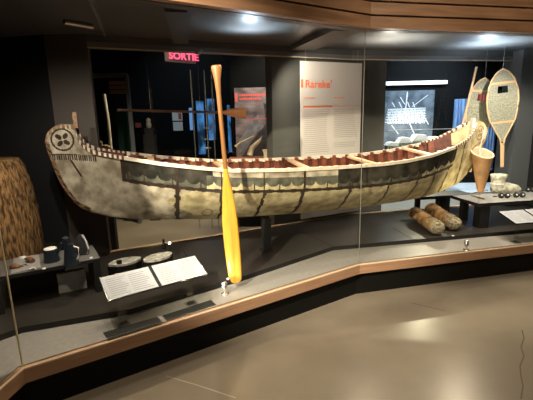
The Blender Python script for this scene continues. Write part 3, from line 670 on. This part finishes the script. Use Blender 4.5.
k.add(vs[-S:] + inner + low, [(j, (j + 1) % S, S + (j + 1) % S, S + j) for j in range(S)] + [(S + j, S + (j + 1) % S, 2 * S + (j + 1) % S, 2 * S + j) for j in range(S)] + [tuple(range(2 * S, 3 * S))], 'cone_inner', True)
k.build('body', v)
k = MB(); k.tube([V((p.x + R_ * math.cos(a / 16 * math.pi), p.y + R_ * .9 * math.sin(a / 16 * math.pi), zt + R_ * .42 * math.sin(a / 16 * math.pi) - .1 * R_ * math.cos(a / 16 * math.pi))) for a in range(33)], .008, 'cone_rim', 6); k.build('rim', v)
MB().tube([V((p.x - .02, p.y, zt - .05)), V((p.x + .0, p.y + .05, zt + .03)), V((p.x + .07, p.y + .12, zt + .26))], .003, 'white', 6).build('cord', v)
MB().tube([(q.x, q.y + .02, .62), (q.x, q.y + .02, zb_ + .01)], .01, 'acrylic').build('support_rod', v)
# moccasin boot
p = atZ(500, 190, .62); print('mocc', p); p = V((p.x - .09, 4.68, .62)); BS = 1.1; v = thing('moccasin_boot', p, 'pale ankle-high moccasin boot on the cool grey table', 'boot')
k = MB(); vs = []; S = 16
prof = [(-.10, .048, .02, 0), (-.09, .05, .055, 0)]
k.tube([p + V(q_) * BS for q_ in ((-.10, 0, .045), (-.05, 0, .05), (.02, 0, .056), (.10, 0, .046), (.17, 0, .036), (.215, 0, .03))], [.038, .064, .07, .062, .052, .018], 'moccasin', 16); k.build('foot', v)
k = MB(); k.lathe(p + V((-.04, 0, .05)), [(.075, 0), (.083, .04), (.075, .08), (.082, .13), (.092, .17), (.084, .175), (.06, .14)], 'moccasin', 18, 1.05, .85); k.build('shaft', v)
k = MB(); k.lathe(p + V((-.04, 0, .10)), [(.078, 0), (.085, .006), (.085, .014), (.078, .02)], 'white', 18, 1.05, .85); k.build('tie', v)
# goggles and small tools on the right table
def goggles(px, label, s=1):
    p = atZ(*px, .62); v = thing('snow_goggles', p, label, 'goggles', 'black and white goggles on the table')
    for dx in (-.035, .035):
        R = Matrix.Rotation(math.pi / 2.6, 3, 'X')
        MB().lathe(p + V((dx * s, 0, .03)), [(.03 * s, -.012), (.032 * s, 0), (.03 * s, .01), (.018 * s, .012)], 'fur_dark', 16, R=R).build('eyepiece', v)
        MB().lathe(p + V((dx * s, -.008, .034)), [(.010 * s, .004), (.010 * s, .008), (.006 * s, .012)], 'white', 12, R=R).build('lens', v)
    MB().tube([p + V((-.07 * s, .01, .02)), p + V((-.1 * s, .04, .01)), p + V((-.06, .07, .008))], .005, 'fur_dark', 6).build('strap', v)
goggles((504, 198), 'black and white goggle pair in front of the moccasin boot'); goggles((519, 197.5), 'black and white goggle pair just right of the moccasin toe'); goggles((530, 192), 'black and white goggle pair at the far right of the table', .9)
a = atZ(471, 196, .62); e = atZ(484, 199.5, .62)
tag(MB().tube([a + V((0, 0, .008)), e + V((0, 0, .008))], [.004, .008], 'brown', 6).build('awl'), 'thin brown awl lying at the left corner of the cool grey table', 'awl')
a = atZ(470, 194, .62); e = atZ(487, 190.5, .62)
tag(MB().tube([a + V((.0, 0, .008)), e + V((0, 0, .012))], [.005, .012], 'white', 6).build('bone_knife'), 'slim pale knife lying behind the thin brown awl', 'knife')
# ---------------------------------------------------------------- snowshoes
def snowshoe(pt, pb_, Y, wpx, label, hole=True):
    top = atY(*pt, Y); bot = atY(*pb_, Y); L_ = (top - bot).length; ax = (top - bot).normalized(); sx = V((1, 0, 0)); sx = (sx - ax * sx.dot(ax)).normalized(); nf = V((0, -1, 0))
    hw = wpx / F * Y / 2 * 1.0
    v = thing('snowshoe', bot, label, 'snowshoe', 'snowshoes hung at the right end')
    prof = [(.0, .06), (.24, .08), (.30, .16), (.40, .50), (.50, .82), (.60, .96), (.70, 1.0), (.80, .93), (.90, .70), (.96, .42), (.99, .18), (1.0, 0)]
    fine = [(s / 40, interp(prof, s / 40)) for s in range(0, 41)]
    pts = lambda sg: [bot + ax * s * L_ + sx * sg * w * hw for s, w in fine]
    MB().tube(pts(1) + pts(-1)[::-1][1:], .0095, 'frame_wood', 8).build('frame', v)
    for s in (.47, .865): 
        w = interp(prof, s) * hw; MB().box(bot + ax * s * L_ + nf * .0, (2 * w, .014, .026), 'frame_wood', R=Matrix((sx, nf, ax)).transposed()).build('crossbar', v)
    tail = bot; MB().tube([bot, bot + ax * L_ * .25], .012, 'frame_wood', 6).build('tail', v)
    hol = (.765, .835, .36)
    secs = [(.27, .47), (.47, hol[0]), (hol[1], .86), (.86, .995)]
    k = MB()
    def quad(s0, s1, f0, f1):
        for i in range(8):
            a = s0 + (s1 - s0) * i / 8; e = s0 + (s1 - s0) * (i + 1) / 8; wa = interp(prof, a) * hw * .97; we = interp(prof, e) * hw * .97
            P = [bot + ax * a * L_ + sx * wa * f0, bot + ax * a * L_ + sx * wa * f1, bot + ax * e * L_ + sx * we * f1, bot + ax * e * L_ + sx * we * f0]
            k.hexa([x + nf * .002 for x in P], [x - nf * .002 for x in P], 'web')
    for s0, s1 in secs: quad(s0, s1, -1, 1)
    quad(hol[0], hol[1], -1, -hol[2]); quad(hol[0], hol[1], hol[2], 1)
    k.build('webbing', v)
    MB().tube([top, V((top.x, top.y, 2.3))], .002, 'steel', 5).build('wire', v)
snowshoe((503, 69), (502, 167), 4.80, 31, 'larger snowshoe hanging in front with long tail and toe hole')
snowshoe((485, 78), (470, 172), 4.98, 27, 'snowshoe hanging further back, half hidden by the larger one')
a = atY(476.5, 67, 4.9); e = atY(459, 139, 4.9); tag(MB().tube([e, a], .013, 'frame_wood', 8).build('wooden_pole'), 'long thin pale wooden pole leaning left of the snowshoes', 'pole')
# blue and red clothes hanging in the showcase behind the snowshoes
for x0, x1, y0, y1, mt, lb in ((455, 478, 99, 136, 'blue_cloth', 'blue hanging cloth left of the snowshoes'), (480, 499, 99, 170, 'blue_cloth', 'blue hanging cloth directly behind the snowshoes'), (470, 489, 92, 104, 'red_cloth', 'dark red cloth strip behind the snowshoes')):
    Yd = 6.75 if mt == 'blue_cloth' else 6.68; a = atY(x0, y0, Yd); e = atY(x1, y0, Yd); bt = atY((x0 + x1) / 2, y1, Yd).z; k = MB(); n = 24; W = e.x - a.x
    f = [(a.x + W * i / n, Yd + .03 * math.sin(i * 1.7)) for i in range(n + 1)]; f += [(x, y + .015) for x, y in f[::-1]]
    k.prism(f, bt, a.z, mt); tag(k.build('hanging_cloth'), lb, 'cloth')
# ---------------------------------------------------------------- gallery behind the left part
def bgbox(name, x0, y0, x1, y1, Y, mt, label, cat, th=.05, group=None):
    a = atY(x0, y0, Y); e = atY(x1, y1, Y); o = MB().box(((a.x + e.x) / 2, Y, (a.z + e.z) / 2), (abs(e.x - a.x), th, abs(a.z - e.z)), mt).build(name); return tag(o, label, cat, group)
bgbox('lit_panel', 196, 101, 206, 154, 8.77, 'blue_lit', 'narrow deep blue lit panel left of the upright paddle', 'lit panel', group='blue lit panels in the dark gallery')
bgbox('lit_panel', 207, 99, 216, 140, 8.77, 'blue_lit', 'blue lit panel ending highest beside the paddle shaft', 'lit panel', group='blue lit panels in the dark gallery')
bgbox('lit_panel', 227, 105, 232, 152, 8.77, 'blue_lit', 'thin blue lit panel right of the upright paddle shaft', 'lit panel', group='blue lit panels in the dark gallery')
bgbox('lit_panel', 189, 108, 193, 130, 8.77, 'blue_pale', 'short pale blue lit panel beside the white notices', 'lit panel', group='blue lit panels in the dark gallery')
nt_ = thing('notice', atY(172, 120, 8.79), 'white notice with red square on the dark rear wall', 'notice', 'notices behind the canoe')
a = atY(172, 112, 8.79); e = atY(182.5, 120.5, 8.79); MB().box(((a.x + e.x) / 2, 8.79, (a.z + e.z) / 2), (e.x - a.x, .02, a.z - e.z), 'white').build('sheet', nt_)
MB().box(((a.x + e.x) / 2 + .06, 8.775, (a.z + e.z) / 2), ((e.x - a.x) * .3, .01, (a.z - e.z) * .7), 'red_cloth').build('red_square', nt_)
bgbox('notice', 173, 122, 183, 130.5, 8.79, 'white', 'plain white notice just below the one with the red square', 'notice', .02, 'notices behind the canoe')
bgbox('red_lamp', 135.5, 123, 141, 127.5, 8.77, 'red_cloth', 'small dull red object in the dark gallery left of the notices', 'lamp')
bgbox('grey_post', 153, 133, 158.5, 250, 6.2, 'wall_grey', 'short grey post in the dark behind the bow half of the canoe', 'post')
q = atY(149, 128, 6.2); tag(MB().box((q.x, q.y, (q.z - .1) / 2), (.16, .16, q.z - .1), 'black').build('black_pedestal'), 'narrow black pedestal carrying the pale rounded figure', 'pedestal'); v = thing('pale_bust', q, 'small pale rounded figure in the dark left of the grey post', 'figure')
MB().lathe(q, [(.03, 0), (.045, .05), (.03, .09), (.038, .12), (.01, .15)], 'tray', 12).build('body', v); MB().box(q + V((0, 0, -.05)), (.12, .1, .1), 'black').build('plinth', v)
# rack with bright posts
rk = thing('metal_rack', atY(204, 158, 5.6), 'slim metal rack with shiny uprights behind the canoe', 'rack')
for x in (190.5, 204, 211): 
    a = atY(x, 70, 5.6); e = atY(x + 3, 158, 5.6); MB().tube([(a.x, 5.6, .0), (a.x, 5.6, a.z)], .010, 'silver', 6).build('upright', rk)
a = atY(204, 140, 5.6); e = atY(211, 140, 5.6)
for y in (128, 139, 148): z = atY(207, y, 5.6).z; MB().tube([(a.x, 5.6, z), (e.x, 5.6, z)], .006, 'silver', 6).build('rung', rk)
# doorway frame with slats and birch strips at left
a = atY(85, 76, 6); e = atY(127, 78, 6); zt = a.z; v = thing('doorway_frame', (e.x, 6, 0), 'grey doorway frame with three wood slats in the dark gallery behind the bow', 'doorway')
MB().box(((a.x + e.x) / 2 - .1, 6, zt), (e.x - a.x + .2, .08, .06), 'wall_grey').build('lintel', v)
MB().box((e.x, 6, zt / 2), (.04, .08, zt), 'cool_grey').build('jamb', v)
a2 = atY(108, 80, 6.05); e2 = atY(126.5, 93, 6.05)
for i in range(3): MB().box(((a2.x + e2.x) / 2, 6.08, a2.z - .04 - i * .065), (e2.x - a2.x, .03, .05), 'slat').build('slat', v)
MB().box((e.x - .14, 6.12, zt * .5 - .2), (.22, .03, zt - .55), 'teal').build('teal_pane', v)
bgbox('birch_strip', 93.5, 108, 98.5, 150, 4.7, 'birch_pale', 'pale birch strip standing just right of the bow post', 'birch strip', .03, 'birch strips behind the bow')
a = atY(104, 94, 5.0); e = atY(111, 150, 5.0)
k = MB(); k.tube([e, (a + e) / 2 + V((.01, 0, 0)), a], .035, 'birch_pale', 8, True, .5); tag(k.build('birch_strip'), 'taller leaning birch strip, second from the bow post', 'birch strip', 'birch strips behind the bow')
q = atY(101, 151, 4.45); v = thing('carved_figure', q, 'small tan carving standing behind the bow deck', 'carving')
MB().lathe(q, [(.02, 0), (.024, .03), (.014, .05), (.02, .07), (.016, .1), (.004, .11)], 'horn', 12, 1.4).build('body', v); MB().tube([q + V((.02, 0, .04)), q + V((.07, 0, .05)), q + V((.12, 0, .03))], [.018, .02, .008], 'horn', 8).build('tail', v)
# pedestals the carved things stand on
q2 = atY(101, 151, 4.45); tag(MB().box((q2.x + .04, 4.45, q2.z / 2), (.07, .07, q2.z), 'black').build('pedestal'), 'narrow black pedestal behind the bow carrying the tan carving', 'pedestal')
# conduit and small ceiling spot fixtures
a = atZ(64, 22, 2.28); e = atZ(93, 27, 2.28); v = tag(MB().tube([a, e], .018, 'steel', 8).build('ceiling_conduit'), 'short grey metal conduit under the case ceiling at left', 'conduit')
a = atY(320, 54.5, 5.0); e = atY(371, 54.5, 5.2); v = thing('tube_lamp', a, 'thin white tube lamp under the ceiling above the text panel', 'lamp')
MB().tube([a, e], .022, 'tube_warm', 10).build('tube', v)
for s in (.1, .9): q = a.lerp(e, s); MB().tube([q, (q.x, q.y, 2.5 if False else 3.3)], .006, 'steel', 6).build('bracket', v)
q = atY(198, 52, 4.05); v = thing('ceiling_fitting', q, 'small grey fitting under the rear rail beside the SORTIE sign', 'fixture'); MB().lathe(q + V((0, 0, -.02)), [(.02, 0), (.03, .02), (.03, .04), (.02, .05)], 'steel', 14, 1.3).build('body', v)
q = atZ(1, 5, 2.6) ; 
bgbox('hanging_label', -6, -2, 3.5, 19, 3.2, 'white', 'corner of a white sign hanging at the top left edge', 'sign', .01)
# cool white gallery floor plinth seen under the stern
tag(MB().box((3.2, 7.0, .18), (4.2, 2.0, .36), 'shelf_white').build('white_plinth'), 'wide pale blue-white low plinth beyond the stern of the canoe', 'plinth')
# ---------------------------------------------------------------- lights
def lamp(kind, loc, energy, color, size=.1, aim=None, angle=60, blend=.5, spread=None, name='lamp'):
    L_ = bpy.data.lights.new(name, kind); L_.energy = energy; L_.color = color
    if kind == 'SPOT': L_.spot_size = math.radians(angle); L_.spot_blend = blend; L_.shadow_soft_size = size
    elif kind == 'AREA': L_.size = size
    else: L_.shadow_soft_size = size
    if kind == 'AREA' and spread: L_.spread = math.radians(spread)
    o = bpy.data.objects.new(name, L_); COL.objects.link(o); o.location = loc
    if aim is not None: o.rotation_euler = (V(aim) - V(loc)).to_track_quat('-Z', 'Y').to_euler()
    return o
WARM = (1, .80, .56); NEUT = (1, .9, .76); COOL = (.68, .84, 1)
# gallery ceiling spots over the visitor floor
lamp('SPOT', (1.10, 2.45, 3.2), 48, WARM, .07, (1.2, 2.3, 0), 105, .9)
lamp('SPOT', (-.6, .8, 3.2), 48, WARM, .08, (-.2, 1.5, 0), 110, .8)
lamp('SPOT', (2.6, 1.2, 3.2), 38, NEUT, .08, (2.2, 2.0, 0), 110, .8)
# canopy washers
lamp('SPOT', (-1.2, .3, 3.15), 130, WARM, .05, (.2, 2.9, 2.2), 60, .8)
lamp('SPOT', (1.9, 1.2, 3.15), 90, WARM, .05, (1.8, 3.6, 2.2), 80, .8)
# case spots near the front rail
lamp('SPOT', (-1.15, 2.15, 2.15), 40, NEUT, .02, (-1.4, 2.9, .9), 115, .6)
lamp('SPOT', (-1.35, 2.35, 1.9), 14, NEUT, .02, (-1.55, 3.1, 1.2), 90, .8)  # fill spot added lower in the case to brighten the bow
lamp('SPOT', (-1.65, -.3, 3.1), 1500, (1, .88, .68), .03, (.0, 3.4, .9), 34, .7)  # key spot out in the gallery, throws the paddle shadow onto the hull
lamp('SPOT', (-.75, 2.55, 2.15), 22, NEUT, .02, (.2, 3.5, .8), 110, .6)
lamp('SPOT', (.35, 3.12, 2.15), 22, NEUT, .02, (.5, 3.6, .7), 120, .6)
lamp('SPOT', (2.05, 3.75, 2.15), 70, (1, .87, .66), .02, (2.2, 4.1, .9), 100, .6)
lamp('SPOT', (2.5, 3.9, 2.15), 75, NEUT, .02, (2.6, 4.7, .9), 110, .6)
# small spots on the sill lighting the hull and paddle from below
lamp('SPOT', (-.42, 2.68, .38), 5, NEUT, .012, (.5, 3.5, .9), 130, .8)
lamp('SPOT', (1.90, 3.64, .40), 24, (1, .84, .5), .012, (2.15, 4.05, 1.0), 85, .9)
# fill spots added straight above the sill to brighten it
lamp('SPOT', (-.95, 2.42, 2.18), 30, NEUT, .02, (-.85, 2.4, .3), 80, .8)
lamp('SPOT', (-.15, 2.9, 2.18), 18, NEUT, .02, (-.1, 2.9, .3), 80, .8)
lamp('SPOT', (1.2, 3.6, 2.18), 30, NEUT, .02, (1.2, 3.55, .3), 90, .8)
# case spots over the canoe, shining forward onto the visitor floor
lamp('SPOT', (-1.05, 3.05, 2.18), 35, WARM, .02, (-.7, 2.0, .1), 100, .7)
lamp('SPOT', (-.30, 3.55, 2.18), 50, WARM, .02, (.2, 2.4, .1), 100, .7)
lamp('SPOT', (1.1, 4.1, 2.18), 50, WARM, .02, (1.3, 3.0, .1), 100, .7)
lamp('SPOT', (2.4, 4.5, 2.18), 50, WARM, .02, (2.4, 3.2, .1), 100, .7)
lamp('SPOT', (2.75, 6.70, 2.0), 60, (1, .88, .6), .03, (1.2, 2.7, 0), 40, .7)  # added spot at the gallery light bar, makes the warm floor highlight
lamp('SPOT', (.2, 4.1, 2.15), 30, NEUT, .02, (.85, 4.7, 1.5), 110, .6)
# unseen uplights added inside the case to make its ceiling glow
lamp('SPOT', (-.1, 3.6, 2.05), 24, COOL, .015, (-.08, 3.5, 2.3), 150, 1)
lamp('SPOT', (1.25, 4.2, 1.95), 42, NEUT, .015, (1.35, 4.15, 2.3), 160, 1)
lamp('SPOT', (2.45, 4.6, 1.95), 75, COOL, .015, (2.5, 4.55, 2.3), 160, 1)
# gallery behind
lamp('SPOT', (2.4, 5.9, 2.2), 110, NEUT, .03, (2.45, 6.35, 1.05), 80, .7)  # added to light up the model houses
lamp('SPOT', (-1.4, 5.4, 3.1), 260, WARM, .06, (-1.3, 5.2, 0), 75, .8)
lamp('SPOT', (.2, 4.9, 2.6), 70, NEUT, .05, (0, 5.6, 1.5), 100, .8)  # extra spot added to brighten the mural
lamp('SPOT', (2.4, 5.8, 3.1), 160, COOL, .06, (2.6, 6.8, 1.0), 90, .8)
lamp('SPOT', (3.0, 6.1, 3.1), 140, COOL, .06, (2.8, 6.6, 0), 100, .8)
lamp('SPOT', (-1.5, 7.2, 3.1), 60, COOL, .06, (-1.5, 8.8, 1.6), 100, .8)
w = bpy.data.worlds.new('world'); sc.world = w; w.use_nodes = True; w.node_tree.nodes['Background'].inputs[0].default_value = (.5, .55, .6, 1); w.node_tree.nodes['Background'].inputs[1].default_value = .012
sc.view_settings.view_transform = 'Standard'; sc.view_settings.look = 'None'; sc.view_settings.gamma = 1; sc.view_settings.exposure = .35; sc.view_settings.use_curve_mapping = False
